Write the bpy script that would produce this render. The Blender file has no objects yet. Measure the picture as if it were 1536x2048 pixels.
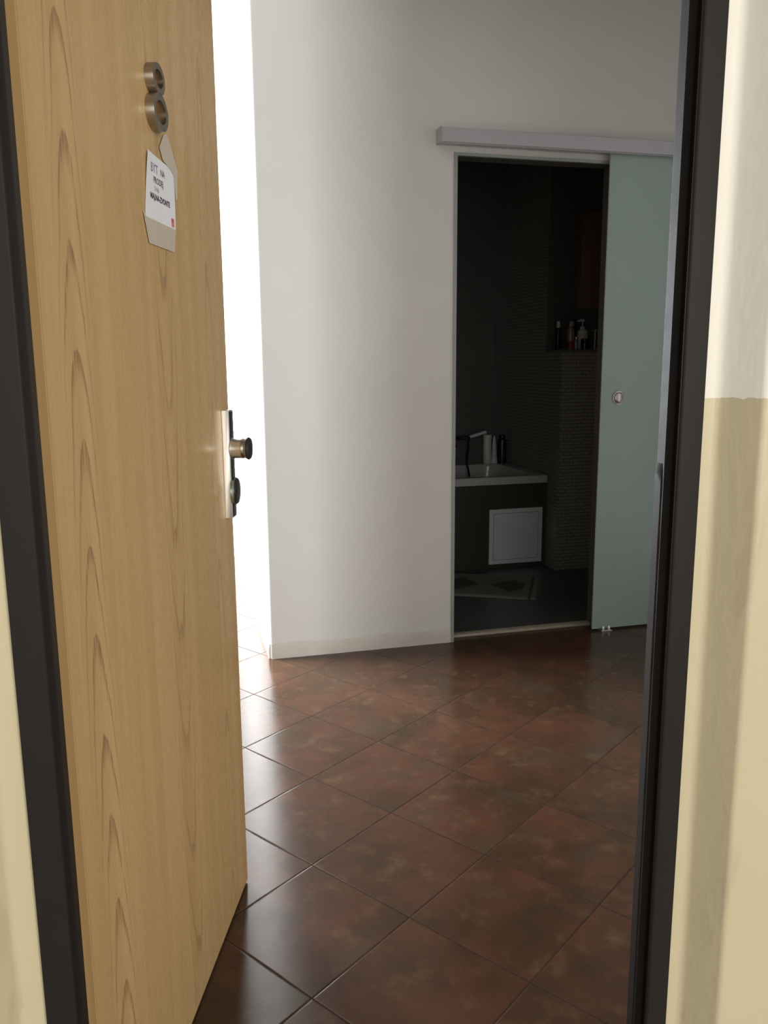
import bpy, bmesh, math, random
from mathutils import Vector, Matrix

random.seed(7)
PI = math.pi
SC = bpy.context.scene
COL = SC.collection

# ------------------------------------------------------------------ camera
cam_data = bpy.data.cameras.new('camera')
cam_data.sensor_fit = 'VERTICAL'
cam_data.sensor_height = 36.0
cam_data.lens = 1643.4 / 2048 * 36.0
cam_data.clip_start = 0.05
cam = bpy.data.objects.new('camera', cam_data)
COL.objects.link(cam)
PITCH, ROLL, HEAD = 0.1812647, 0.0075572, math.radians(14.2788)
fw = Vector((0, math.cos(PITCH), -math.sin(PITCH)))
rt = Vector((1, 0, 0))
dn = fw.cross(rt)
r2 = math.cos(ROLL) * rt + math.sin(ROLL) * dn
d2 = -math.sin(ROLL) * rt + math.cos(ROLL) * dn
RZ = Matrix.Rotation(-HEAD, 3, 'Z')          # the camera looks a little to the right of the flat's depth axis
r2, d2, fw = RZ @ r2, RZ @ d2, RZ @ fw
m3 = Matrix((r2, -d2, -fw)).transposed()
cam.matrix_world = Matrix.Translation((0, 0, 1.25)) @ m3.to_4x4()
SC.camera = cam

# ------------------------------------------------------------------ world, lights, exposure
w = bpy.data.worlds.new('stairwell_daylight')
SC.world = w
w.use_nodes = True
wb = w.node_tree.nodes['Background']
wb.inputs['Color'].default_value = (1.0, 0.94, 0.84, 1)
wb.inputs['Strength'].default_value = 0.45

def area(name, loc, direction, sx, sy, power, color):
    d = bpy.data.lights.new(name, 'AREA')
    d.shape = 'RECTANGLE'; d.size = sx; d.size_y = sy
    d.energy = power; d.color = color
    o = bpy.data.objects.new(name, d); COL.objects.link(o)
    o.location = loc
    o.rotation_euler = Vector(direction).to_track_quat('-Z', 'Y').to_euler()
    return o
# passage window daylight, and an added slit lamp shaping the hall wall's light step
area('daylight_passage_window', (-0.99, 4.35, 1.35), (1, 0, 0), 1.5, 1.8, 500.0, (0.88, 0.93, 1.0))
area('added_slit_lamp', (-1.62, 1.558, 1.36), (1, 0.8, 0), 0.14, 2.4, 55.0, (0.95, 0.98, 1.0))
# daylight of the stairwell window, far to the right of the entrance
area('daylight_stairwell_window', (2.4, -3.5, 1.7), (-.43, 0.90, 0), 1.8, 1.8, 135.0, (1.0, 0.95, 0.86))
area('added_highlight_lamp', (-.85, -3.2, 1.45), (.2, .98, 0), 0.7, 2.7, 45.0, (1.0, 0.98, 0.93))  # added lamp behind the camera, placed for highlights on the door metal

SC.view_settings.view_transform = 'Standard'
SC.view_settings.look = 'None'
SC.view_settings.gamma = 1.0
SC.view_settings.exposure = 0.0
SC.view_settings.use_curve_mapping = False

# ------------------------------------------------------------------ node helpers
class NT:
    def __init__(self, name):
        self.m = bpy.data.materials.new(name)
        self.m.use_nodes = True
        self.t = self.m.node_tree
        self.b = self.t.nodes['Principled BSDF']
        self.out = self.t.nodes['Material Output']
    def n(self, typ, **kw):
        nd = self.t.nodes.new(typ)
        for k, v in kw.items():
            setattr(nd, k, v)
        return nd
    def l(self, a, b):
        self.t.links.new(a, b)
    def val(self, x, sock):
        if isinstance(x, (int, float)):
            sock.default_value = x
        elif isinstance(x, (tuple, list)):
            sock.default_value = (*x, 1) if len(x) == 3 and len(sock.default_value) == 4 else x
        else:
            self.l(x, sock)
    def math(self, op, a, b=0.0, c=None, clamp=False):
        nd = self.n('ShaderNodeMath', operation=op, use_clamp=clamp)
        self.val(a, nd.inputs[0]); self.val(b, nd.inputs[1])
        if c is not None: self.val(c, nd.inputs[2])
        return nd.outputs[0]
    def dot(self, v, vec):
        nd = self.n('ShaderNodeVectorMath', operation='DOT_PRODUCT')
        self.l(v, nd.inputs[0]); nd.inputs[1].default_value = vec
        return nd.outputs['Value']
    def comb(self, x, y, z):
        nd = self.n('ShaderNodeCombineXYZ')
        for i, q in enumerate((x, y, z)): self.val(q, nd.inputs[i])
        return nd.outputs[0]
    def noise(self, vec, scale, detail=4, rough=0.55, dist=0.0):
        nd = self.n('ShaderNodeTexNoise')
        if vec is not None: self.l(vec, nd.inputs['Vector'])
        nd.inputs['Scale'].default_value = scale
        nd.inputs['Detail'].default_value = detail
        nd.inputs['Roughness'].default_value = rough
        nd.inputs['Distortion'].default_value = dist
        return nd.outputs['Fac']
    def mix(self, f, a, b):
        nd = self.n('ShaderNodeMix', data_type='RGBA')
        self.val(f, nd.inputs[0]); self.val(a, nd.inputs[6]); self.val(b, nd.inputs[7])
        return nd.outputs[2]
    def ramp(self, f, stops):
        nd = self.n('ShaderNodeValToRGB')
        self.l(f, nd.inputs[0])
        e = nd.color_ramp.elements
        while len(e) < len(stops): e.new(0.5)
        for q, (p, c) in zip(e, stops):
            q.position = p; q.color = (*c, 1) if len(c) == 3 else c
        return nd.outputs[0]
    def rng(self, v, a, b, c=0.0, d=1.0, smooth=True):
        nd = self.n('ShaderNodeMapRange', interpolation_type='SMOOTHSTEP' if smooth else 'LINEAR')
        self.val(v, nd.inputs[0])
        for i, q in enumerate((a, b, c, d)): nd.inputs[i + 1].default_value = q
        return nd.outputs[0]
    def bump(self, h, strength, dist):
        nd = self.n('ShaderNodeBump')
        nd.inputs['Strength'].default_value = strength
        nd.inputs['Distance'].default_value = dist
        self.l(h, nd.inputs['Height'])
        self.l(nd.outputs[0], self.b.inputs['Normal'])
    def pos(self):
        return self.n('ShaderNodeNewGeometry').outputs['Position']
    def obj(self):
        return self.n('ShaderNodeTexCoord').outputs['Object']
    def xyz(self, v):
        nd = self.n('ShaderNodeSeparateXYZ'); self.l(v, nd.inputs[0]); return nd.outputs
    def set(self, **kw):
        names = dict(color='Base Color', rough='Roughness', metal='Metallic', ior='IOR', coat='Coat Weight', coat_rough='Coat Roughness',
                     trans='Transmission Weight', spec='Specular IOR Level', alpha='Alpha', coat_ior='Coat IOR', aniso='Anisotropic')
        for k, v in kw.items(): self.val(v, self.b.inputs[names[k]])
        return self

def plain(name, color, rough=0.5, metal=0.0, var=0.06, scale=30.0, bump=0.0, **kw):
    """a plain material with a little unevenness of its own"""
    k = NT(name)
    nz = k.noise(k.obj(), scale)
    c2 = tuple(min(1, c * (1 + var)) for c in color); c1 = tuple(c * (1 - var) for c in color)
    k.set(color=k.mix(nz, c1, c2), rough=rough, metal=metal, **kw)
    if bump: k.bump(nz, bump, 0.002)
    return k.m

M = {}
# --- white hall paint with a faint roller texture
def paint(name, color):
    k = NT(name); p = k.pos()
    n1 = k.noise(p, 1.4, 3); n2 = k.noise(p, 260, 2)
    c = k.mix(k.rng(n1, .3, .7), tuple(x * .97 for x in color), color)
    k.set(color=c, rough=.85, spec=.2); k.bump(n2, .12, .001)
    return k.m
M['white_paint'] = paint('white_paint', (.79, .775, .73))
M['bounce_cut_ceiling_paint'] = paint('bounce_cut_ceiling_paint', (.24, .22, .20))  # unseen ceiling darkened to cut light bounced onto the upper wall
M['bounce_cut_room_paint'] = paint('bounce_cut_room_paint', (.27, .25, .23))  # unseen walls darkened to cut bounced light in the hall
# --- bare plaster band where the skirting used to be
k = NT('bare_plaster_band'); p = k.pos(); nz = k.noise(p, 18, 5)
k.set(color=k.mix(nz, (.62, .57, .50), (.72, .68, .61)), rough=.95, spec=.1); k.bump(nz, .15, .002); M['plaster'] = k.m
# --- stairwell wall: white above, beige oil paint below a hand painted line
k = NT('two_tone_corridor_paint'); p = k.pos(); x = k.xyz(p)
edge = k.math('ADD', x[2], k.math('MULTIPLY', k.math('SUBTRACT', k.noise(p, 45, 3), .5), .012))
low = k.math('LESS_THAN', edge, 1.2005)
blot = k.noise(p, 6, 4)
pz = k.comb(k.math('MULTIPLY', x[0], 9), k.math('MULTIPLY', x[1], 9), k.math('MULTIPLY', x[2], 2.2))
drip = k.noise(pz, 1.6, 4, .6, .4)
beige = k.mix(blot, (.555, .490, .325), (.605, .535, .365))
beige = k.mix(k.rng(drip, .62, .75), beige, (.52, .45, .30))
k.set(color=k.mix(low, k.mix(blot, (.80, .77, .69), (.84, .81, .74)), beige), rough=k.math('SUBTRACT', .8, k.math('MULTIPLY', low, .4)), spec=.35)
k.bump(k.math('ADD', k.math('MULTIPLY', drip, 1.0), k.math('MULTIPLY', k.noise(p, 60, 3), .25)), .35, .006)
M['corridor_paint'] = k.m
# --- terracotta floor tile laid at an angle to the walls
S = 0.313973
DU = Vector((math.cos(math.radians(54.387)), -math.sin(math.radians(54.387)), 0))
DV = Vector((-DU.y, DU.x, 0))
O = Vector((0.171, 2.563, 0))
k = NT('terracotta_floor_tile'); p = k.pos()
a = k.math('DIVIDE', k.math('SUBTRACT', k.dot(p, DU), DU.dot(O)), S)
b = k.math('DIVIDE', k.math('SUBTRACT', k.dot(p, DV), DV.dot(O)), S)
fa = k.math('FRACT', a); fb = k.math('FRACT', b)
ea = k.math('MINIMUM', fa, k.math('SUBTRACT', 1.0, fa)); eb = k.math('MINIMUM', fb, k.math('SUBTRACT', 1.0, fb))
e = k.math('MINIMUM', ea, eb)
grout = k.rng(e, .0020, .0048, 1.0, 0.0)
wn = k.n('ShaderNodeTexWhiteNoise', noise_dimensions='2D')
k.l(k.comb(k.math('FLOOR', a), k.math('FLOOR', b), 0.0), wn.inputs['Vector'])
off = k.n('ShaderNodeVectorMath', operation='MULTIPLY_ADD')
k.l(wn.outputs['Color'], off.inputs[0]); off.inputs[1].default_value = (9, 9, 9); k.l(p, off.inputs[2])
v = off.outputs[0]
n1 = k.noise(v, 5.0, 6, .62); n2 = k.noise(v, 15, 6, .62, .1); n3 = k.noise(v, 8.5, 6, .62, .12)
c = k.ramp(n1, [(.30, (.043, .028, .0150)), (.47, (.064, .033, .0185)), (.60, (.086, .038, .0220)), (.74, (.059, .039, .021))])
c = k.mix(k.math('MULTIPLY', k.rng(n2, .50, .74), .55), c, (.118, .066, .038))
c = k.mix(k.math('MULTIPLY', k.rng(n3, .57, .78), .50), c, (.150, .096, .046))
c = k.mix(k.math('MULTIPLY', k.rng(k.noise(v, 4, 4), .54, .7), .6), c, (.060, .045, .027))
k.set(color=k.mix(grout, c, (.030, .022, .017)), rough=k.math('ADD', k.math('MULTIPLY', n2, .10), k.math('MULTIPLY_ADD', grout, .5, .15)), spec=k.math('MULTIPLY', k.math('SUBTRACT', 1.0, grout), .32))
k.bump(k.math('ADD', k.rng(e, .002, .014), k.math('MULTIPLY', n1, .06)), .35, .0014)
M['tile'] = k.m
# --- beech laminate of the entrance door (local: x along the leaf, z up)
k = NT('beech_laminate'); x = k.xyz(k.obj())
st = k.comb(k.math('MULTIPLY', x[0], 26), k.math('MULTIPLY', x[1], 26), k.math('MULTIPLY', x[2], .7))
fine = k.comb(k.math('MULTIPLY', x[0], 240), k.math('MULTIPLY', x[1], 240), k.math('MULTIPLY', x[2], 9))
wob = k.noise(k.comb(k.math('MULTIPLY', x[0], 3), 0.0, k.math('MULTIPLY', x[2], 1.7)), 1.0, 3)
g1 = k.noise(st, 1.0, 4, .6); g2 = k.noise(fine, 1.0, 2, .5)
def cathedral(cx, width, kz, cc, sgn, thr):
    dx = k.math('SUBTRACT', k.math('ADD', x[0], k.math('MULTIPLY', k.math('SUBTRACT', wob, .5), .05)), cx)
    q = k.math('MULTIPLY', k.math('MULTIPLY', dx, dx), cc)
    jit = k.math('MULTIPLY', k.noise(k.comb(k.math('MULTIPLY', x[0], 14), 0.0, k.math('MULTIPLY', x[2], 4)), 1.0, 3), .9)
    ph = k.math('ADD', k.math('ADD', k.math('MULTIPLY', x[2], kz), k.math('MULTIPLY', q, sgn)), jit)
    f = k.math('FRACT', ph)
    line = k.math('MULTIPLY', k.rng(f, thr, .97), k.rng(f, .97, 1.0, 1.0, 0.0))
    msk = k.rng(k.math('ABSOLUTE', dx), width * .25, width, 1.0, 0.0)
    return k.math('MULTIPLY', k.math('MULTIPLY', line, msk), k.rng(g2, .25, .6))
c1 = cathedral(.735, .060, 7.5, 950, 1.0, .62)
c2 = cathedral(.385, .075, 4.6, 600, -1.0, .70)
c3 = cathedral(.125, .060, 3.1, 800, 1.0, .74)
c = k.mix(k.rng(g1, .28, .72), (.545, .360, .165), (.620, .420, .204))
c = k.mix(k.math('MULTIPLY', k.rng(g2, .45, .75), .12), c, (.385, .235, .098))
c = k.mix(k.math('MULTIPLY', c1, .80), c, (.290, .130, .072))
c = k.mix(k.math('MULTIPLY', c2, .62), c, (.310, .160, .085))
c = k.mix(k.math('MULTIPLY', c3, .55), c, (.310, .165, .085))
k.set(color=c, rough=k.math('MULTIPLY_ADD', g2, .06, .24), spec=.42)
k.bump(g2, .04, .0006)
M['beech'] = k.m
# --- dark painted steel door frame with chipped edges
k = NT('dark_brown_gloss_paint'); p = k.obj(); nz = k.noise(p, 40, 4); ch = k.noise(p, 22, 6, .7)
k.set(color=k.mix(nz, (.0155, .013, .012), (.020, .017, .0155)), rough=k.math('MULTIPLY_ADD', nz, .10, .46), spec=.15)
k.bump(k.math('ADD', k.math('MULTIPLY', nz, .5), k.rng(ch, .66, .70)), .25, .0015); M['frame'] = k.m
# --- metals
def brushed(name, col, rough, sx=4, sz=260):
    k = NT(name); x = k.xyz(k.obj())
    v = k.comb(k.math('MULTIPLY', x[0], sx), k.math('MULTIPLY', x[1], sx), k.math('MULTIPLY', x[2], sz))
    nz = k.noise(v, 1.0, 3)
    k.set(color=k.mix(nz, tuple(c * .9 for c in col), col), rough=k.math('MULTIPLY_ADD', nz, .12, rough - .06), metal=1.0)
    return k.m
M['steel'] = brushed('brushed_steel', (.80, .77, .74), .32)
M['nickel'] = brushed('satin_nickel', (.86, .83, .79), .46)
M['dark_nickel'] = brushed('dark_nickel', (.43, .385, .32), .32)
M['chrome'] = plain('chrome', (.8, .8, .8), .08, 1.0, .02)
M['dark_cap'] = plain('dark_knob_cap', (.035, .032, .03), .3, .3)
M['green_steel'] = plain('greenish_steel', (.42, .52, .46), .28, 1.0)
k = NT('silver_anodised_aluminium'); nz = k.noise(k.obj(), 60, 3)
k.set(color=k.mix(nz, (.52, .52, .54), (.57, .57, .59)), rough=.45, metal=.35); M['alu'] = k.m
M['alu_dark'] = plain('grey_end_cap', (.40, .40, .41), .5)
M['lining'] = plain('dark_grey_lining', (.10, .096, .09), .6)
M['edge_trim'] = plain('pale_green_edge_trim', (.36, .40, .36), .5, .2)
# --- frosted glass: half reflects diffusely, half passes diffusely, with a soft sheen
k = NT('frosted_glass'); k.t.nodes.remove(k.b)
nz = k.noise(k.obj(), 9, 3)
col = k.mix(nz, (.64, .79, .755), (.67, .82, .785))
df = k.n('ShaderNodeBsdfDiffuse'); k.l(col, df.inputs['Color'])
tr = k.n('ShaderNodeBsdfTranslucent'); tr.inputs['Color'].default_value = (.80, .93, .88, 1)
gl = k.n('ShaderNodeBsdfGlossy'); gl.inputs['Roughness'].default_value = .32; gl.inputs['Color'].default_value = (1, 1, 1, 1)
m1 = k.n('ShaderNodeMixShader'); m1.inputs[0].default_value = .45; k.l(df.outputs[0], m1.inputs[1]); k.l(tr.outputs[0], m1.inputs[2])
fr = k.n('ShaderNodeFresnel'); fr.inputs['IOR'].default_value = 1.4
m2 = k.n('ShaderNodeMixShader'); k.l(fr.outputs[0], m2.inputs[0]); k.l(m1.outputs[0], m2.inputs[1]); k.l(gl.outputs[0], m2.inputs[2])
k.l(m2.outputs[0], k.out.inputs['Surface']); M['frosted'] = k.m
M['glass_edge'] = plain('polished_glass_edge', (.66, .74, .70), .25, spec=.8)
# --- bathroom surfaces
def mosaic(name, axis, tone):
    k = NT(name); x = k.xyz(k.pos())
    br = k.n('ShaderNodeTexBrick'); br.offset = .5
    k.l(k.comb(x[axis], x[2], 0.0), br.inputs['Vector'])
    br.inputs['Color1'].default_value = (*[t * .92 for t in tone], 1); br.inputs['Color2'].default_value = (*tone, 1)
    br.inputs['Mortar'].default_value = (.075, .072, .065, 1)
    br.inputs['Scale'].default_value = 1.0; br.inputs['Mortar Size'].default_value = .0015
    br.inputs['Brick Width'].default_value = .043; br.inputs['Row Height'].default_value = .0205
    br.inputs['Mortar Smooth'].default_value = .1; br.inputs['Bias'].default_value = 0.0
    k.set(color=br.outputs['Color'], rough=.42); k.bump(k.math('SUBTRACT', 1.0, br.outputs['Fac']), .6, .0015)
    return k.m
M['mosaic_side'] = mosaic('stone_mosaic_side', 1, (.34, .335, .30))
M['mosaic_front'] = mosaic('stone_mosaic_front', 0, (.34, .335, .30))
def bigtile(name, axis, wd, ht, tone):
    k = NT(name); x = k.xyz(k.pos())
    br = k.n('ShaderNodeTexBrick'); br.offset = .5
    k.l(k.comb(x[axis], x[2] if axis < 2 and ht > 0 else x[1], 0.0), br.inputs['Vector'])
    br.inputs['Color1'].default_value = (*[t * .85 for t in tone], 1); br.inputs['Color2'].default_value = (*tone, 1)
    br.inputs['Mortar'].default_value = (*[t * .7 for t in tone], 1)
    br.inputs['Scale'].default_value = 1.0; br.inputs['Mortar Size'].default_value = .003
    br.inputs['Brick Width'].default_value = wd; br.inputs['Row Height'].default_value = abs(ht)
    k.set(color=br.outputs['Color'], rough=.35)
    return k.m
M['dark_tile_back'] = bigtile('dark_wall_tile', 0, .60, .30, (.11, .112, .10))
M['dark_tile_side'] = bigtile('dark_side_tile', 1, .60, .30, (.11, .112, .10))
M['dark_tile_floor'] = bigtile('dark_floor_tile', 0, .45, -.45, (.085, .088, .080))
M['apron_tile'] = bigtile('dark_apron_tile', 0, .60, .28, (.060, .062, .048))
M['enamel'] = plain('white_enamel', (.58, .58, .55), .18, 0, .02)
M['panel_white'] = plain('white_plastic_panel', (.80, .80, .82), .5, 0, .02)
M['panel_line'] = plain('grey_panel_groove', (.42, .42, .44), .6)
M['threshold'] = plain('worn_beige_threshold', (.42, .37, .28), .7, 0, .25, 40, .3)
M['cabinet_wood'] = plain('brown_cabinet_wood', (.20, .115, .055), .4, 0, .2, 12)
M['knob_face'] = plain('satin_steel_dish', (.62, .57, .56), .22, .9, .05)

# ------------------------------------------------------------------ mesh helpers
def new(name, bm, mats, parent=None, smooth=False, loc=None):
    """link a bmesh as one object; a parented part is given in the parent's own coordinates"""
    me = bpy.data.meshes.new(name)
    bmesh.ops.recalc_face_normals(bm, faces=bm.faces[:])
    bm.to_mesh(me); bm.free()
    if not isinstance(mats, (list, tuple)): mats = [mats]
    for mm in mats: me.materials.append(mm)
    o = bpy.data.objects.new(name, me); COL.objects.link(o)
    if parent is not None: o.parent = parent
    if smooth:
        for pl in me.polygons: pl.use_smooth = True
        try:
            me.set_sharp_from_angle(angle=math.radians(35))
        except Exception:
            pass
    if loc is not None:                                    # move the origin to the object's base
        me.transform(Matrix.Translation(-Vector(loc))); o.location = loc
    return o
def bx(bm, x0, x1, y0, y1, z0, z1, mi=0):
    vs = [bm.verts.new((x, y, z)) for x in (x0, x1) for y in (y0, y1) for z in (z0, z1)]
    for f in ((0, 1, 3, 2), (4, 6, 7, 5), (0, 4, 5, 1), (2, 3, 7, 6), (0, 2, 6, 4), (1, 5, 7, 3)):
        bm.faces.new([vs[i] for i in f]).material_index = mi
def bevel(bm, w, seg=2):
    bmesh.ops.bevel(bm, geom=bm.edges[:], offset=w, segments=seg, affect='EDGES', profile=.5)
def box(name, x0, x1, y0, y1, z0, z1, m, parent=None, bev=0, loc=None):
    bm = bmesh.new(); bx(bm, x0, x1, y0, y1, z0, z1)
    if bev: bevel(bm, bev)
    return new(name, bm, m, parent, smooth=bool(bev), loc=loc)
def prism(bm, pts, z0, z1, mi=0):
    """plan polygon pulled up from z0 to z1"""
    a = [bm.verts.new((x, y, z0)) for x, y in pts]; b_ = [bm.verts.new((x, y, z1)) for x, y in pts]
    n = len(pts)
    for i in range(n):
        bm.faces.new((a[i], a[(i + 1) % n], b_[(i + 1) % n], b_[i])).material_index = mi
    bm.faces.new(a[::-1]); bm.faces.new(b_)
def rc(cx, cy, r, a0, a1, n=6):
    return [(cx + r * math.cos(math.radians(a0 + (a1 - a0) * i / n)), cy + r * math.sin(math.radians(a0 + (a1 - a0) * i / n))) for i in range(n + 1)]
def lathe(bm, prof, axis='Z', c=(0, 0, 0), seg=32, sx=1.0, mi=0):
    """profile of (radius, height) turned about an axis through c"""
    rings = []
    for r, h in prof:
        ring = []
        for i in range(seg):
            t = 2 * PI * i / seg; u, v = r * math.cos(t) * sx, r * math.sin(t)
            p = (u, v, h) if axis == 'Z' else ((u, h, v) if axis == 'Y' else (h, u, v))
            ring.append(bm.verts.new((c[0] + p[0], c[1] + p[1], c[2] + p[2])))
        rings.append(ring)
    for q in range(len(rings) - 1):
        for i in range(seg):
            f = bm.faces.new((rings[q][i], rings[q][(i + 1) % seg], rings[q + 1][(i + 1) % seg], rings[q + 1][i])); f.material_index = mi
    for ring, rr in ((rings[0], prof[0][0]), (rings[-1], prof[-1][0])):
        if rr > 1e-5: bm.faces.new(ring).material_index = mi
    bmesh.ops.remove_doubles(bm, verts=bm.verts[:], dist=1e-6)
def tube(bm, pts, r, seg=10, mi=0):
    pts = [Vector(p) for p in pts]; rings = []; up = Vector((0, 0, 1))
    for i, p in enumerate(pts):
        t = (pts[min(i + 1, len(pts) - 1)] - pts[max(i - 1, 0)]).normalized()
        n_ = t.cross(up)
        if n_.length < 1e-3: n_ = t.cross(Vector((1, 0, 0)))
        n_.normalize(); bb = t.cross(n_)
        rr = r[i] if isinstance(r, (list, tuple)) else r
        rings.append([bm.verts.new(p + rr * (math.cos(2 * PI * j / seg) * n_ + math.sin(2 * PI * j / seg) * bb)) for j in range(seg)])
    for q in range(len(rings) - 1):
        for j in range(seg):
            bm.faces.new((rings[q][j], rings[q][(j + 1) % seg], rings[q + 1][(j + 1) % seg], rings[q + 1][j])).material_index = mi
    bm.faces.new(rings[0][::-1]); bm.faces.new(rings[-1])
def tag(o, label, cat, group=None, kind=None):
    o['label'] = label; o['category'] = cat
    if group: o['group'] = group
    if kind: o['kind'] = kind
    return o
def struct(o, label, cat):
    return tag(o, label, cat, kind='structure')
def thing(name, label, cat, loc=(0, 0, 0), rotz=0.0, group=None, kind=None):
    o = bpy.data.objects.new(name, None); COL.objects.link(o)
    o.empty_display_size = .1
    o.location = loc; o.rotation_euler = (0, 0, rotz)
    return tag(o, label, cat, group, kind)
def copy_thing(root, loc, label, rotz=None):
    r = root.copy(); COL.objects.link(r); r.location = loc; r['label'] = label
    if rotz is not None: r.rotation_euler = (0, 0, rotz)
    for ch in root.children:
        c_ = ch.copy(); COL.objects.link(c_); c_.parent = r
        for g in ch.children:
            d_ = g.copy(); COL.objects.link(d_); d_.parent = c_
    return r

# ------------------------------------------------------------------ the setting
YW = 3.366                 # front of the wall that faces the entrance
CEIL = 2.80
OX0, OX1, OZ = 1.166, 1.895, 2.080     # bathroom doorway
struct(box('floor', -1.75, 2.75, 0.94, 6.2, -.10, 0.0, M['tile']), 'reddish brown tiled hall floor laid at an angle to the walls', 'floor')
M['stair_floor'] = plain('grey_terrazzo', (.32, .30, .27), .4, 0, .2, 120)
struct(box('floor_corridor', -1.75, 2.75, -.6, 0.94, -.10, -.001, M['stair_floor']), 'grey stairwell floor in front of the entrance', 'floor')
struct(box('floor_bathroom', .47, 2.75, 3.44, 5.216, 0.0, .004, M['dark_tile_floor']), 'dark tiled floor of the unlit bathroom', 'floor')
struct(box('ceiling', -1.75, 2.75, 0.86, 6.2, CEIL, CEIL + .12, M['bounce_cut_ceiling_paint']), 'unseen ceiling over hall and bathroom, darkened to cut bounced light', 'ceiling')

bm = bmesh.new()           # wall with the bathroom doorway; rounded corner on the passage side
prism(bm, rc(.350 + .012, YW + .012, .012, 180, 270, 5) + [(OX0, YW), (OX0, YW + .09), (.350, YW + .09)], 0, CEIL)
bx(bm, OX0, OX1, YW, YW + .09, OZ, CEIL)
bx(bm, OX1, 2.75, YW, YW + .09, 0, CEIL)
struct(new('wall_back', bm, M['white_paint']), 'white wall facing the entrance with a doorway to the bathroom', 'wall')
struct(box('wall_passage', .350, .47, YW + .09, 6.2, 0, CEIL, M['white_paint']), 'brightly lit white wall along the passage behind the corner', 'wall')
struct(box('wall_right', 2.75, 2.87, .86, 5.4, 0, CEIL, M['white_paint']), 'right end wall of hall and bathroom', 'wall')
struct(box('wall_passage_end', -1.05, .350, 6.1, 6.2, 0, CEIL, M['bounce_cut_room_paint']), 'unseen wall closing the end of the passage, darkened to cut bounced light', 'wall')

def wall_with_window(name, x0, x1, y0, y1, wy0, wy1, wz0, wz1, m):
    bm = bmesh.new()
    bx(bm, x0, x1, y0, wy0, 0, CEIL); bx(bm, x0, x1, wy1, y1, 0, CEIL)
    bx(bm, x0, x1, wy0, wy1, 0, wz0); bx(bm, x0, x1, wy0, wy1, wz1, CEIL)
    return new(name, bm, m)
def window(name, x, y0, y1, z0, z1, label, mull):
    r = thing(name, label, 'window', (x, (y0 + y1) / 2, z0), kind='structure')
    hw, h = (y1 - y0) / 2, z1 - z0; f = .02
    bm = bmesh.new()
    bx(bm, -.03, .03, -hw, -hw + f, 0, h); bx(bm, -.03, .03, hw - f, hw, 0, h)
    bx(bm, -.03, .03, -hw + f, hw - f, 0, f); bx(bm, -.03, .03, -hw + f, hw - f, h - f, h)
    if mull: bx(bm, -.03, .03, -f, f, f, h - f)
    new('window_frame', bm, M['panel_white'], r)
    return r
struct(wall_with_window('wall_left_passage', -1.05, -.93, 3.2, 6.2, 3.6, 5.1, .40, 2.30, M['bounce_cut_room_paint']), 'unseen passage wall with a tall window, darkened to cut bounced light', 'wall')
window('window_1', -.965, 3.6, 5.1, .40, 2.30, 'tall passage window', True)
struct(wall_with_window('wall_left', -1.75, -1.60, 1.12, 3.2, 1.20, 1.80, .12, 2.62, M['bounce_cut_room_paint']), 'far wall of the side room holding the added slit window', 'wall')
window('added_slit_window', -1.69, 1.20, 1.80, .12, 2.62, 'unseen side room window added around the slit lamp', False)  # unseen window, added to house the slit lamp
struct(box('unseen_wall_partition', -.78, -.70, 1.12, 2.20, 0, CEIL, M['bounce_cut_room_paint']), 'unseen partition wall, its end placed to shape the light on the hall wall', 'wall')  # end placed to bound the slit lamp's light on the hall wall
struct(box('wall_side_room', -1.60, -1.05, 3.2, 3.3, 0, CEIL, M['bounce_cut_room_paint']), 'unseen end wall of the side room, darkened to cut bounced light', 'wall')

# entrance wall: reveal, rounded plaster arris, wall face towards the stairwell
FL, FR = -.150, .634        # clear opening of the steel frame at its front
TOPZ = 1.985
bm = bmesh.new()
right = [(.662, .942), (.664, .942)] + [(.684 + .014 * math.sin(math.radians(t_)), .928 + .014 * math.cos(math.radians(t_))) for t_ in range(0, 61, 10)] + [(.7277 + .010 * -math.cos(math.radians(t_)), .900 - .010 * math.sin(math.radians(t_))) for t_ in range(30, 91, 10)] + [(2.75, .890), (2.75, 1.12), (.79, 1.12), (.79, 1.046), (.72, 1.046), (.70, 1.0), (.662, .970)]
prism(bm, right, 0, TOPZ + .14)
left = [(-.163, .942), (-.163, 1.0), (-.215, 1.0), (-.215, 1.12), (-1.75, 1.12), (-1.75, .890)] + [(-.2477 + .010 * math.cos(math.radians(t_)), .900 - .010 * math.sin(math.radians(t_))) for t_ in range(90, 29, -10)] + [(-.204 - .014 * math.sin(math.radians(t_)), .928 + .014 * math.cos(math.radians(t_))) for t_ in range(60, -1, -10)]
prism(bm, left, 0, TOPZ + .14)
bx(bm, -1.75, 2.75, .890, 1.12, TOPZ + .14, CEIL)
bx(bm, -.215, .70, .942, 1.12, TOPZ + .02, TOPZ + .14)
bmesh.ops.recalc_face_normals(bm, faces=bm.faces[:])
for f in bm.faces:
    if f.calc_center_median().y > 1.0: f.material_index = 1
struct(new('wall_front', bm, [M['corridor_paint'], M['bounce_cut_room_paint']], smooth=True), 'stairwell wall around the entrance, white above a beige dado', 'wall')

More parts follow.
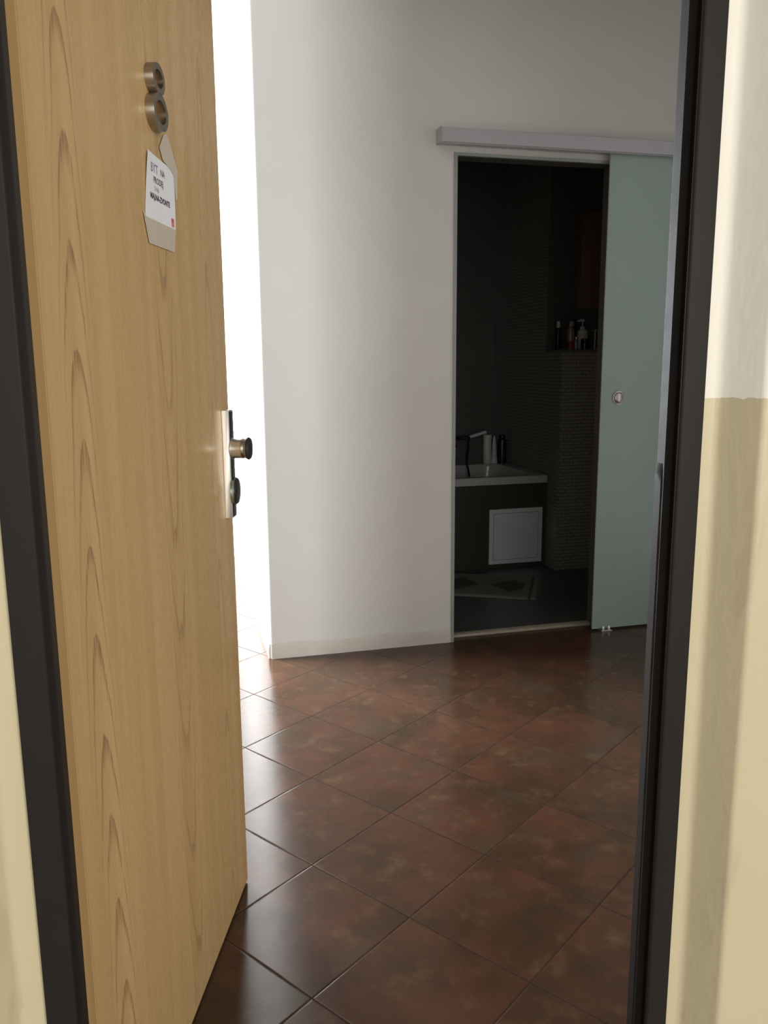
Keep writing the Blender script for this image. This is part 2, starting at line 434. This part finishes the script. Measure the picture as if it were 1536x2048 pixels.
# steel frame of the entrance: two jambs and a head
fr = thing('trim_1', 'dark brown painted steel frame of the entrance door', 'door frame', (.24, .95, 0), kind='structure')
def jamb(prof, z1, nm, extra=None):
    bm = bmesh.new(); prism(bm, [(x - .24, y - .95) for x, y in prof], 0, z1)
    if extra: extra(bm)
    return new(nm, bm, M['frame'], fr, smooth=True)
def thick_paint(bm):         # old coats left standing on the lower part of the lip, with a ragged top
    y0, y1 = .9640 - .95, .9805 - .95; x0 = FR - .0035 - .24
    zs = [0.0] + [.05 * i for i in range(1, 22)] + [1.085, 1.100, 1.108, 1.113]
    rows = []
    for i, z in enumerate(zs):
        t = .0017 + random.uniform(-.0003, .0003)
        if z > 1.09: t *= (1.114 - z) / .024 + .35
        rows.append([bm.verts.new((x0 + .0005, y0, z)), bm.verts.new((x0 - t * .8, y0 + .002, z)), bm.verts.new((x0 - t, y1 - .001, z)), bm.verts.new((x0 + .0005, y1 + .0008, z))])
    for A_, B_ in zip(rows, rows[1:]):
        for j in range(4): bm.faces.new((A_[j], A_[(j + 1) % 4], B_[(j + 1) % 4], B_[j]))
    bm.faces.new(rows[0]); bm.faces.new(rows[-1][::-1])
jr = [(.6685, .943), (.6685, .9375)] + rc(FR + .0045, .9405, .0045, 270, 180, 5) + [(FR + .0035, .9455), (FR + .010, .9485), (FR + .010, .9600), (FR - .0035, .9615), (FR - .0035, .977)] + rc(FR - .0005, .978, .003, 180, 90, 3) + [(.676, .986), (.676, 1.045), (.69, 1.045), (.69, 1.0)]
jamb(jr[:-2] + [(.684, 1.045), (.684, .980), (.660, .974), (.660, .943)], TOPZ + .015, 'jamb', thick_paint)
jl = [(-.185, .943), (-.185, .9375)] + rc(FL - .0045, .9405, .0045, 270, 360, 5) + [(FL - .0035, .9455), (FL - .010, .9485), (FL - .010, .9600), (FL + .0035, .9615), (FL + .0035, .996)] + rc(FL + .0005, .997, .003, 0, 90, 3) + [(-.196, 1.000), (-.196, 1.045), (-.204, 1.045), (-.204, .990), (-.17, .990), (-.17, .943)]
jamb(jl, TOPZ + .015, 'jamb')
bm = bmesh.new(); bx(bm, FL - .185 + .15 - .24, .6685 - .24, -.0125, .05, TOPZ + .0155, TOPZ + .055); bevel(bm, .003)
new('head', bm, M['frame'], fr, smooth=True)

# bare plaster band along the wall foot where a skirting is missing (uneven top edge)
def foot_band(name, p0, p1, nrm, n=60, h=.066, th=.006):
    bm = bmesh.new(); p0 = Vector(p0); p1 = Vector(p1); nrm = Vector(nrm)
    rows = []
    for i in range(n + 1):
        q = p0.lerp(p1, i / n)
        hh = h + .004 * math.sin(i * .21) + random.uniform(-.0018, .0018)
        t = th + random.uniform(-.0012, .0012)
        rows.append([bm.verts.new(q + nrm * t + Vector((0, 0, 0))), bm.verts.new(q + nrm * (t * .85) + Vector((0, 0, hh * .75))), bm.verts.new(q + nrm * .0006 + Vector((0, 0, hh))), bm.verts.new(q - nrm * .001 + Vector((0, 0, hh))), bm.verts.new(q - nrm * .001)])
    for i in range(n):
        for j in range(5):
            bm.faces.new((rows[i][j], rows[i][(j + 1) % 5], rows[i + 1][(j + 1) % 5], rows[i + 1][j]))
    bm.faces.new(rows[0]); bm.faces.new(rows[-1][::-1])
    return new(name, bm, M['plaster'], smooth=True)
struct(foot_band('baseboard_back', (.356, YW, 0), (OX0 - .004, YW, 0), (0, -1, 0)), 'rough beige plaster strip along the foot of the white wall', 'baseboard')
struct(foot_band('baseboard_right', (OX1 + .1, YW, 0), (2.74, YW, 0), (0, -1, 0), h=.05, th=.006), 'rough plaster strip along the wall behind the glass door', 'baseboard')
struct(foot_band('baseboard_passage', (.350, 6.09, 0), (.350, YW + .004, 0), (-1, 0, 0), n=120), 'rough plaster strip along the passage wall', 'baseboard')

# pale edge strip round the bathroom doorway, and its worn threshold
bm = bmesh.new()
bx(bm, OX0 - .004, OX0 + .010, YW - .006, YW + .010, .0, OZ + .004)
bx(bm, OX0 + .010, OX1, YW - .006, YW + .010, OZ - .008, OZ + .004)
struct(new('trim_2', bm, M['edge_trim']), 'thin pale metal edge strip around the bathroom doorway', 'trim')
bm = bmesh.new()
bx(bm, OX0 - .001, OX0 + .008, YW + .010, YW + .090, .0, OZ - .001)
bx(bm, OX0 + .008, OX1 - .008, YW + .010, YW + .090, OZ - .007, OZ - .001)
bx(bm, OX1 - .008, OX1 + .001, YW + .002, YW + .090, .0, OZ - .001)
struct(new('trim_4', bm, M['lining']), 'dark lining inside the bathroom doorway', 'trim')
bm = bmesh.new(); bx(bm, OX0 + .012, OX1 - .012, YW + .045, YW + .088, 0, .013); bevel(bm, .003)
struct(new('trim_3', bm, M['threshold'], smooth=True), 'worn beige threshold strip of the bathroom doorway', 'threshold')

# bathroom shell
XM, Y1, Y2, YB, LZ = 2.186, 4.624, 4.410, 5.216, 1.310
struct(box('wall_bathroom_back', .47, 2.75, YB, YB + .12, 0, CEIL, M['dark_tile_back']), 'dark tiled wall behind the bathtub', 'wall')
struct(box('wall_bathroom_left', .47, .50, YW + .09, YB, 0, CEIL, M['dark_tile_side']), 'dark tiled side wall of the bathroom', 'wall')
bm = bmesh.new()
bx(bm, XM, 2.75, Y1, YB, 0, CEIL)
for f in bm.faces:
    if f.normal.y < -.5: f.material_index = 1
bmesh.ops.recalc_face_normals(bm, faces=bm.faces[:])
for f in bm.faces:
    f.material_index = 1 if abs(f.normal.y) > .5 else 0
struct(new('wall_bathroom_mosaic', bm, [M['mosaic_side'], M['dark_tile_back']]), 'full height mosaic clad wall at the end of the bathtub', 'wall')
bm = bmesh.new(); bx(bm, XM, 2.75, Y2, Y1, 0, LZ - .012)
bmesh.ops.recalc_face_normals(bm, faces=bm.faces[:])
for f in bm.faces: f.material_index = 1 if abs(f.normal.y) > .5 else 0
hw = struct(new('wall_bathroom_half', bm, [M['mosaic_side'], M['mosaic_front']]), 'half height mosaic clad wall with a ledge on top', 'wall')
bm = bmesh.new(); bx(bm, XM - .002, 2.75, Y2 - .002, Y1, LZ - .012, LZ)
new('ledge_slab', bm, M['threshold'] if False else plain('dark_stone_ledge', (.13, .12, .10), .4), hw)
struct(box('ceiling_bathroom', .47, 2.75, YW + .09, YB, 2.52, 2.56, M['bounce_cut_ceiling_paint']), 'lowered ceiling of the bathroom', 'ceiling')

# ------------------------------------------------------------------ entrance door leaf
T = Vector((-.3200, -.9474, 0)); N = Vector((.9474, -.3200, 0))
ANG = math.atan2(T.y, T.x)
D0 = Vector((.120, 1.850, 0)) + T * .004
door = thing('door_1', 'open beech laminate entrance door with a metal number eight', 'door', (D0.x, D0.y, 0), ANG, kind='structure')
W0, W1, HT = .824, .842, 1.972
bm = bmesh.new()           # leaf with a rebated edge: outer face, step, inner lip
prism(bm, [(0, 0), (W0, 0), (W0, -.024), (W1, -.024), (W1, -.040), (-.014, -.040), (-.014, -.024), (0, -.024)], .006, HT)
bmesh.ops.bevel(bm, geom=[e_ for e_ in bm.edges if all(abs(v.co.y) < 1e-5 for v in e_.verts)], offset=.0015, segments=2, affect='EDGES')
new('leaf', bm, M['beech'], door)
# security fitting: back plate, fixed knob, cylinder guard
plate = None
bm = bmesh.new()
z0, z1 = .916, 1.150
pp = [(.060, 0), (.060, .013), (.057, .0155), (.025, .0155), (.022, .013), (.022, 0)]
prism(bm, pp, z0, z1); bevel(bm, .0008, 1)
plate = new('lock_plate', bm, M['nickel'], door, smooth=True)
fp = box('dark_reflection_face', .0255, .0565, .0150, .0162, z0 + .003, z1 - .003, M['dark_cap'], plate, .0004)  # black face painted for the dark reflection in the polished plate
fp['label'] = 'dark reflection on the lock plate, painted as a black front'
bm = bmesh.new()
c = (.041, 0, 1.067)
lathe(bm, [(.0230, .0150), (.0230, .0165), (.0218, .018), (.0218, .0365), (.0222, .038)], 'Y', c, 40)
kb = new('knob', bm, M['steel'], plate, smooth=True)
bm = bmesh.new()
lathe(bm, [(.0216, .0368), (.0222, .038), (.0218, .0410), (.0205, .0440), (.0225, .0475), (.0225, .0492)], 'Y', c, 40)
new('knurled_ring', bm, M['dark_nickel'], plate, smooth=True)
bm = bmesh.new()
lathe(bm, [(.0225, .0488), (.0243, .0500), (.0246, .0530), (.0220, .0563), (.012, .0583), (.0001, .0588)], 'Y', c, 40)
new('knob_cap', bm, M['dark_cap'], plate, smooth=True)
c = (.041, 0, .974)
bm = bmesh.new(); lathe(bm, [(.0305, .0150), (.0305, .0205), (.0290, .0222)], 'Y', c, 40)
new('cylinder_guard', bm, M['green_steel'], plate, smooth=True)
bm = bmesh.new(); lathe(bm, [(.0290, .0218), (.0280, .0240), (.022, .0255), (.0001, .0257)], 'Y', c, 40)
new('guard_face', bm, M['dark_cap'], plate, smooth=True)
# number eight: two tubular rings joined into one body
bm = bmesh.new()
def ring(cx, cz, rx, rz, wall, d0, d1, seg=44):
    loops = []
    for (k_, d_) in ((1, d0), (1, d1 - .002), (.975, d1), (0, d1), (-.02, d1 - .002), (-.02, d0)):
        off_ = wall * (1 - max(k_, 0)) if k_ < .5 else wall * (1 - k_)
        loops.append([bm.verts.new((cx + (rx - off_) * math.cos(2 * PI * i / seg), d_, cz + (rz - off_) * math.sin(2 * PI * i / seg))) for i in range(seg)])
    for q in range(len(loops)):
        A_, B_ = loops[q], loops[(q + 1) % len(loops)]
        for i in range(seg):
            bm.faces.new((A_[i], A_[(i + 1) % seg], B_[(i + 1) % seg], B_[i]))
ring(.396, 1.6985, .0290, .0235, .0098, 0, .0150)
ring(.3935, 1.6490, .0350, .0290, .0112, 0, .0150)
new('door_number', bm, M['dark_nickel'], door, smooth=True)

# ------------------------------------------------------------------ paper note taped to the door
M['paper'] = plain('white_paper', (.80, .80, .84), .8, 0, .02)
M['tape'] = plain('cream_masking_tape', (.56, .49, .40), .6, 0, .05)
M['ink'] = plain('grey_black_ink', (.05, .05, .065), .7)
M['ink_blue'] = plain('faded_violet_ink', (.22, .20, .27), .7)
M['red_ink'] = plain('red_print', (.55, .10, .09), .7)
note_o = D0 + T * .38 + Vector((0, 0, 1.53))
note = thing('paper_note', 'small white handwritten paper note taped below the metal door number', 'note', note_o, ANG)
sh = lambda pts: [(a_ - .384, z_ - 1.53) for a_, z_ in pts]
def sheet(name, pts, d, m, lift=None, par=note):
    """thin sheet standing d off the door face, as a fine grid so it can lift a little"""
    bm = bmesh.new(); q = sh(pts); nn = 10
    fr_, bk_ = {}, {}
    for i in range(nn + 1):
        for j in range(nn + 1):
            u, v_ = i / nn, j / nn
            top = Vector(q[0]).lerp(Vector(q[1]), u); bot = Vector(q[3]).lerp(Vector(q[2]), u)
            p_ = top.lerp(bot, v_)
            dd = d + (lift(u, v_) if lift else 0)
            fr_[i, j] = bm.verts.new((p_.x, dd, p_.y)); bk_[i, j] = bm.verts.new((p_.x, dd - .0004, p_.y))
    for i in range(nn):
        for j in range(nn):
            bm.faces.new((fr_[i, j], fr_[i + 1, j], fr_[i + 1, j + 1], fr_[i, j + 1]))
            bm.faces.new((bk_[i, j], bk_[i, j + 1], bk_[i + 1, j + 1], bk_[i + 1, j]))
    for i in range(nn):
        for a_, b_ in (((i, 0), (i + 1, 0)), ((i, nn), (i + 1, nn)), ((0, i), (0, i + 1)), ((nn, i), (nn, i + 1))):
            bm.faces.new((fr_[a_], fr_[b_], bk_[b_], bk_[a_]))
    return new(name, bm, m, par, smooth=False)
P4 = [(.4403, 1.5827), (.305, 1.5795), (.3108, 1.4785), (.4601, 1.4768)]
paper = sheet('paper_sheet', P4, .0012, M['paper'], lambda u, v_: .0035 * (1 - u) ** 3 * (1 - v_) ** 2)
def flat(name, pts, d, m, par):
    bm = bmesh.new(); a_ = [bm.verts.new((x_, d, z_)) for x_, z_ in sh(pts)]; b_ = [bm.verts.new((x_, d - .0003, z_)) for x_, z_ in sh(pts)]
    n_ = len(a_)
    for i in range(n_): bm.faces.new((a_[i], a_[(i + 1) % n_], b_[(i + 1) % n_], b_[i]))
    bm.faces.new(a_); bm.faces.new(b_[::-1])
    return new(name, bm, m, par)
tp = flat('masking_tape', [(.3532, 1.6265), (.3374, 1.632), (.3153, 1.6131), (.2870, 1.5823), (.2961, 1.5347), (.3060, 1.5304), (.3082, 1.5700), (.3240, 1.5770), (.3633, 1.5836), (.3774, 1.6015)], .0022, M['tape'], note)
tp['label'] = 'torn strip of masking tape at the top right corner'
tp = flat('masking_tape', [(.4714, 1.4876), (.4508, 1.4393), (.3265, 1.4401), (.3140, 1.4795), (.4592, 1.4790)], .0022, M['tape'], note)
tp['label'] = 'wide strip of masking tape along the bottom edge'
def writing(txt, a_, z_, size, m, bold=0.0, wide=1.0, slant=0.0):
    cu = bpy.data.curves.new('writing', 'FONT'); cu.body = txt; cu.size = size; cu.shear = slant; cu.offset = bold
    cu.extrude = .00008; cu.resolution_u = 2
    tmp = bpy.data.objects.new('tmp', cu); COL.objects.link(tmp)
    bpy.context.view_layer.update()
    me = bpy.data.meshes.new_from_object(tmp.evaluated_get(bpy.context.evaluated_depsgraph_get()))
    bpy.data.objects.remove(tmp); me.name = 'writing'
    # the leaf's x axis runs from right to left as one reads it
    me.transform(Matrix(((-wide, 0, 0, a_ - .384), (0, 0, 1, 0), (0, 1, 0, z_ - 1.53), (0, 0, 0, 1))))
    for v_ in me.vertices:
        u = (.45 - (v_.co.x + .384)) / .145; t = (1.582 - (v_.co.z + 1.53)) / .104
        v_.co.y += .0014 + .0035 * max(0, 1 - u) ** 3 * max(0, 1 - t) ** 2
    me.materials.clear(); me.materials.append(m)
    o = bpy.data.objects.new('writing', me); COL.objects.link(o); o.parent = paper
    return o
writing('BYT', .4270, 1.5545, .0200, M['ink_blue'], .0003)
writing('NA', .3790, 1.5560, .0150, M['ink'], .0001)
writing('PRODEJ', .4150, 1.5390, .0140, M['ink'], .0002)
writing('2+kk', .4120, 1.5265, .0110, M['ink_blue'], 0)
writing('MAJ.NA-ZVONTE', .4330, 1.5125, .0125, M['ink'], .0005)
bm = bmesh.new()
bx(bm, .3195 - .384, .3330 - .384, .0013, .0016, 1.4905 - 1.53, 1.4965 - 1.53)
for i in range(3): bx(bm, (.3195 + i * .005) - .384, (.3195 + i * .005 + .0030) - .384, .0013, .0016, 1.4825 - 1.53, 1.4905 - 1.53)
new('red_logo', bm, M['red_ink'], paper)

# ------------------------------------------------------------------ frosted sliding door, its rail and floor guide
GY = 3.338
gd = thing('door_2', 'frosted greenish glass sliding door pushed open beside the bathroom doorway', 'door', (2.25, GY, .010), kind='structure')
bm = bmesh.new(); bx(bm, 1.848 - 2.25, 2.66 - 2.25, -.008, 0, 0, 2.11)
bmesh.ops.recalc_face_normals(bm, faces=bm.faces[:])
for f in bm.faces: f.material_index = 1 if abs(f.normal.y) < .5 else 0
new('glass_pane', bm, [M['frosted'], M['glass_edge']], gd)
bm = bmesh.new()
c = (1.931 - 2.25, -.008, 1.072)
lathe(bm, [(.0300, .0005), (.0305, -.003), (.0295, -.0075), (.0255, -.0085), (.0235, -.0060), (.015, -.0020), (.0001, -.0005)], 'Y', c, 36)
kn = new('recessed_knob', bm, M['knob_face'], gd, smooth=True)
bm = bmesh.new(); lathe(bm, [(.0215, -.0030), (.0205, -.011), (.0170, -.0135), (.0001, -.0142)], 'Y', (c[0] - .002, c[1], c[2]), 36)
new('knob_dome', bm, M['knob_face'], kn, smooth=True)

rail = thing('sliding_door_rail', 'silver aluminium rail cover mounted above the bathroom doorway', 'rail', (1.85, YW, 2.108))
bm = bmesh.new(); prism(bm, [(1.088 - 1.85, 0), (1.088 - 1.85, -.062), (2.70 - 1.85, -.062), (2.70 - 1.85, 0)], 0, .054)
bmesh.ops.bevel(bm, geom=bm.edges[:], offset=.0012, segments=1, affect='EDGES')
new('rail_cover', bm, M['alu'], rail)
box('end_cap', 1.084 - 1.85, 1.088 - 1.85, -.064, 0, -.001, .055, M['alu_dark'], rail)
box('bottom_lip', 1.088 - 1.85, 2.70 - 1.85, -.058, -.052, -.006, .0, M['alu_dark'], rail)

gd2 = thing('door_floor_guide', 'small chrome floor guide under the frosted glass door', 'guide', (1.912, GY - .004, 0))
bm = bmesh.new(); lathe(bm, [(.0075, 0), (.0075, .022), (.006, .0245), (.0001, .025)], 'Z', (-.014, -.016, 0), 20)
new('guide_pin', bm, M['chrome'], gd2, smooth=True)
bm = bmesh.new(); lathe(bm, [(.0075, 0), (.0075, .022), (.006, .0245), (.0001, .025)], 'Z', (.016, -.016, 0), 20)
new('guide_pin', bm, M['chrome'], gd2, smooth=True)
box('guide_base', -.026, .028, -.026, .016, 0, .005, M['steel'], gd2, .001)

# ------------------------------------------------------------------ bathtub
TX0, TX1, TY0, TY1, RIM = .505, 2.184, 4.540, 5.212, .565
tub = thing('bathtub', 'built-in white bathtub with a dark tiled front in the unlit bathroom', 'bathtub', ((TX0 + TX1) / 2, (TY0 + TY1) / 2, .004))
ox, oy, oz = tub.location
def rrect(x0, x1, y0, y1, r, n=6):
    return rc(x1 - r, y1 - r, r, 0, 90, n) + rc(x0 + r, y1 - r, r, 90, 180, n) + rc(x0 + r, y0 + r, r, 180, 270, n) + rc(x1 - r, y0 + r, r, 270, 360, n)
bm = bmesh.new(); loops = []
for x0, x1, y0, y1, r, z in ((TX0, TX1, TY0, TY1, .012, RIM - .045), (TX0, TX1, TY0, TY1, .012, RIM - .005), (TX0 + .005, TX1 - .005, TY0 + .005, TY1 - .005, .012, RIM),
                             (TX0 + .075, TX1 - .065, TY0 + .055, TY1 - .060, .12, RIM - .001), (TX0 + .085, TX1 - .075, TY0 + .065, TY1 - .07, .12, RIM - .012),
                             (TX0 + .20, TX1 - .13, TY0 + .10, TY1 - .10, .12, RIM - .32), (TX0 + .30, TX1 - .22, TY0 + .17, TY1 - .17, .10, RIM - .39)):
    loops.append([bm.verts.new((x - ox, y - oy, z - oz)) for x, y in rrect(x0, x1, y0, y1, r)])
for A_, B_ in zip(loops, loops[1:]):
    n_ = len(A_)
    for i in range(n_): bm.faces.new((A_[i], A_[(i + 1) % n_], B_[(i + 1) % n_], B_[i]))
bm.faces.new(loops[-1])
new('basin', bm, M['enamel'], tub, smooth=True)
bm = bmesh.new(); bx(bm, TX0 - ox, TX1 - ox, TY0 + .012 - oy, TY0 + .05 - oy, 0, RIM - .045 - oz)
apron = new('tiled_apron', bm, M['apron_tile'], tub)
bm = bmesh.new()
ax0, ax1, az0, az1, ay = 1.811 - ox, 2.154 - ox, .031 - oz, .369 - oz, TY0 + .012 - oy
bx(bm, ax0, ax1, ay - .010, ay, az0, az1, 0)
g_ = .028                                                     # flap inside its frame, with a shadow groove between
bx(bm, ax0 + g_, ax1 - g_, ay - .0125, ay - .010, az0 + g_, az1 - g_, 0)
for (x0, x1, q0, q1) in ((ax0 + g_ - .004, ax1 - g_ + .004, az1 - g_, az1 - g_ + .004), (ax0 + g_ - .004, ax1 - g_ + .004, az0 + g_ - .004, az0 + g_),
                         (ax0 + g_ - .004, ax0 + g_, az0 + g_, az1 - g_), (ax1 - g_, ax1 - g_ + .004, az0 + g_, az1 - g_)):
    bx(bm, x0, x1, ay - .0104, ay - .0100, q0, q1, 1)
ap = new('access_panel', bm, [M['panel_white'], M['panel_line']], apron)
ap['label'] = 'square white access panel'

# mixer with hand shower on the wall behind the tub
mx = thing('bath_mixer', 'chrome bath mixer on the dark wall above the bathtub', 'tap', (1.845, YB, .745))
bm = bmesh.new(); tube(bm, [(-.085, -.055, 0), (.05, -.055, 0)], .022, 18); tube(bm, [(-.07, 0, 0), (-.07, -.055, 0)], .014, 14); tube(bm, [(.035, 0, 0), (.035, -.055, 0)], .014, 14)
new('mixer_body', bm, M['chrome'], mx, smooth=True)
bm = bmesh.new(); tube(bm, [(-.06, -.055, -.015), (-.06, -.09, -.03), (-.06, -.115, -.05), (-.06, -.12, -.070)], .012, 14)
new('spout', bm, M['chrome'], mx, smooth=True)
bm = bmesh.new(); tube(bm, [(-.06, -.055, .02), (-.06, -.07, .045), (-.055, -.10, .062)], [.014, .009, .006], 12)
new('lever', bm, M['chrome'], mx, smooth=True)
hs = thing('hand_shower', 'white hand shower lying across the bath mixer', 'shower head', (1.93, YB - .115, .770))
bm = bmesh.new(); tube(bm, [(-.055, -.02, -.012), (0, -.01, 0), (.045, 0, .010), (.066, 0, .014), (.072, 0, .015)], [.009, .011, .012, .013, .006], 14)
new('shower_handle', bm, M['panel_white'], hs, smooth=True)
bm = bmesh.new(); tube(bm, [(-.055, -.02, -.012), (-.072, -.05, -.03), (-.084, -.08, -.07), (-.098, -.10, -.12), (-.116, -.14, -.170), (-.135, -.22, -.195), (-.165, -.34, -.26), (-.20, -.42, -.40)], .007, 10)
new('shower_hose', bm, M['dark_cap'], hs, smooth=True)

# ------------------------------------------------------------------ bottles
def bottle(name, label, cat, loc, prof, m, capprof=None, mc=None, group=None, sx=1.0, band=None, mb=None, extra=None):
    r = thing(name, label, cat, loc, group=group)
    bm = bmesh.new(); lathe(bm, prof, 'Z', seg=24, sx=sx); new('body', bm, m, r, smooth=True)
    if capprof:
        bm = bmesh.new(); lathe(bm, capprof, 'Z', seg=20, sx=sx if sx < 1 else 1.0); new('cap', bm, mc, r, smooth=True)
    if band:
        bm = bmesh.new(); rr, q0, q1 = band; lathe(bm, [(rr, q0), (rr + .0008, q0 + .001), (rr + .0008, q1 - .001), (rr, q1)], 'Z', seg=24, sx=sx); new('paper_label', bm, mb, r, smooth=True)
    if extra: extra(r)
    return r
M['cream_plastic'] = plain('cream_plastic', (.62, .62, .57), .4)
M['white_plastic'] = plain('white_plastic', (.72, .72, .70), .35)
M['navy_plastic'] = plain('navy_plastic', (.012, .014, .035), .25)
M['black_plastic'] = plain('black_plastic', (.015, .014, .014), .25)
M['rose_liquid'] = plain('rose_tinted_plastic', (.30, .20, .19), .15, spec=.9)
M['red_label'] = plain('dark_red_paper', (.22, .03, .03), .5)
k = NT('thick_glass'); k.set(color=k.mix(k.noise(k.obj(), 40), (.80, .82, .80), (.84, .86, .84)), rough=.04, trans=.8, ior=1.5); M['glass'] = k.m
gB = 'bottles on the bathtub rim'
ry = TY1 - .030
bottle('shampoo_bottle', 'pale cylindrical bottle on the bathtub rim, nearest the mixer', 'bottle', (2.040, ry, RIM),
       [(.024, 0), (.027, .003), (.0275, .02), (.0275, .150), (.026, .160), (.018, .166)], M['white_plastic'], [(.0285, .160), (.029, .163), (.029, .192), (.027, .196), (.0001, .196)], M['white_plastic'], gB)
bottle('shower_gel_tube', 'pale tube tapering upwards on the bathtub rim, between two bottles', 'bottle', (2.090, ry, RIM),
       [(.0210, 0), (.0215, .004), (.0215, .030), (.0200, .036), (.0190, .05), (.0125, .150), (.006, .186), (.0001, .1865)], M['cream_plastic'], [(.0218, .001), (.0222, .003), (.0222, .030), (.0205, .033)], M['white_plastic'], gB)
bottle('shampoo_bottle', 'dark navy bottle on the bathtub rim, against the mosaic wall', 'bottle', (2.147, ry, RIM),
       [(.0255, 0), (.029, .003), (.0300, .03), (.0300, .145), (.027, .160), (.015, .166), (.015, .170)], M['navy_plastic'], [(.020, .168), (.021, .170), (.021, .188), (.019, .191), (.0001, .191)], M['navy_plastic'], gB)

gL = 'toiletries on the mosaic ledge'
ly = 4.47
bottle('toothpaste_bottle', 'dark small bottle with a pale cap at the open end of the mosaic ledge', 'bottle', (2.212, ly + .05, LZ),
       [(.016, 0), (.0175, .003), (.0175, .10), (.014, .118), (.008, .122), (.008, .128)], M['black_plastic'], [(.0095, .126), (.0105, .128), (.0105, .160), (.009, .164), (.0001, .164)], M['white_plastic'], gL)
bottle('perfume_bottle', 'rose tinted bottle with a red label on the mosaic ledge', 'bottle', (2.256, ly - .02, LZ),
       [(.019, 0), (.0215, .002), (.0220, .01), (.0220, .105), (.018, .122), (.010, .128), (.010, .134)], M['rose_liquid'], [(.011, .132), (.012, .134), (.012, .158), (.010, .161), (.0001, .161)], M['glass'], gL, band=(.0221, .005, .048), mb=M['red_label'])
bottle('small_vial', 'low narrow glass vial on the mosaic ledge beside the red labelled bottle', 'bottle', (2.290, ly - .025, LZ),
       [(.0095, 0), (.0105, .002), (.0105, .050), (.007, .056), (.006, .058)], M['glass'], [(.007, .057), (.0075, .058), (.0075, .070), (.006, .072), (.0001, .072)], M['chrome'], gL)
bottle('aerosol_can', 'tall black aerosol can at the back of the mosaic ledge', 'can', (2.326, ly + .08, LZ),
       [(.022, 0), (.0245, .003), (.0245, .125), (.020, .135)], M['black_plastic'], [(.021, .134), (.0215, .136), (.0215, .168), (.018, .176), (.0001, .178)], M['black_plastic'], gL)
def pump(r):
    bm = bmesh.new(); tube(bm, [(0, 0, .132), (0, 0, .168)], .004, 10); tube(bm, [(.008, 0, .168), (-.010, 0, .170), (-.034, 0, .164)], [.008, .008, .004], 10)
    new('pump_head', bm, M['white_plastic'], r, smooth=True)
bottle('soap_dispenser', 'white pump soap dispenser on the mosaic ledge', 'dispenser', (2.372, ly + .06, LZ),
       [(.028, 0), (.032, .003), (.0330, .02), (.0320, .095), (.026, .112), (.012, .120)], M['white_plastic'], [(.013, .119), (.014, .121), (.014, .134), (.0001, .135)], M['white_plastic'], gL, extra=pump)
bottle('cream_jar', 'low black jar on the mosaic ledge in front of the pump dispenser', 'jar', (2.345, ly - .03, LZ),
       [(.020, 0), (.0235, .002), (.0235, .038), (.021, .041)], M['black_plastic'], [(.0235, .041), (.0245, .042), (.0245, .058), (.022, .061), (.0001, .061)], M['dark_cap'], gL)
bottle('candlestick', 'slim turned glass candlestick near the inner end of the mosaic ledge', 'candlestick', (2.404, ly - .035, LZ),
       [(.014, 0), (.0155, .002), (.014, .008), (.006, .014), (.0045, .024), (.0085, .032), (.0045, .040), (.004, .056), (.0085, .066), (.0045, .075), (.004, .092), (.010, .102), (.012, .110), (.008, .118), (.0001, .120)], M['chrome'], None, None, gL)

# wall cabinet over the ledge
cab = thing('wall_cabinet', 'brown wooden wall cabinet hanging above the mosaic ledge', 'cabinet', (2.555, Y1, 1.545))
box('carcass', -.195, .190, -.055, 0, 0, .555, M['cabinet_wood'], cab, .002)
box('door', -.193, -.003, -.073, -.056, .003, .552, M['cabinet_wood'], cab, .002)
box('door', .001, .188, -.073, -.056, .003, .552, M['cabinet_wood'], cab, .002)

# ------------------------------------------------------------------ bath mat
k = NT('woven_bath_mat'); x = k.xyz(k.obj())
ax = k.math('ABSOLUTE', x[0]); ay_ = k.math('ABSOLUTE', x[1])
frm = k.math('MAXIMUM', k.rng(ax, .215, .219), k.rng(ay_, .160, .164))
dia = k.math('ADD', k.math('MULTIPLY', k.math('ABSOLUTE', k.math('SUBTRACT', k.math('FRACT', k.math('MULTIPLY', x[0], 3.4)), .5)), 1.4), k.math('MULTIPLY', ay_, 4.2))
dm = k.rng(dia, .52, .58)
c = k.mix(dm, (.12, .12, .105), (.25, .25, .225))
c = k.mix(frm, c, (.28, .28, .25))
c = k.mix(k.math('MULTIPLY', k.rng(ax, .247, .251), k.rng(ax, .263, .267, 1.0, 0.0)), c, (.12, .12, .11))
fz = k.noise(k.obj(), 420, 2); k.set(color=c, rough=.95, spec=.05); k.bump(fz, .8, .004); M['mat'] = k.m

bm = bmesh.new()
nx, ny = 48, 36
top = {}
for i in range(nx + 1):
    for j in range(ny + 1):
        u, v_ = i / nx - .5, j / ny - .5
        edge_ = min(.5 - abs(u), .5 - abs(v_))
        top[i, j] = bm.verts.new((u * .58, v_ * .454, min(.009, .003 + edge_ * .25) + random.uniform(-.0006, .0006)))
for i in range(nx):
    for j in range(ny): bm.faces.new((top[i, j], top[i + 1, j], top[i + 1, j + 1], top[i, j + 1]))
ret = bmesh.ops.extrude_face_region(bm, geom=bm.faces[:])
for v_ in ret['geom']:
    if isinstance(v_, bmesh.types.BMVert): v_.co.z = 0.0
mat_o = new('bath_mat', bm, M['mat'], smooth=True)
mat_o.location = (1.6505, 4.193, .0042); mat_o.rotation_euler = (0, 0, -math.atan2(.465, .886))
tag(mat_o, 'grey woven bath mat with darker diamonds on the dark bathroom floor', 'bath mat')
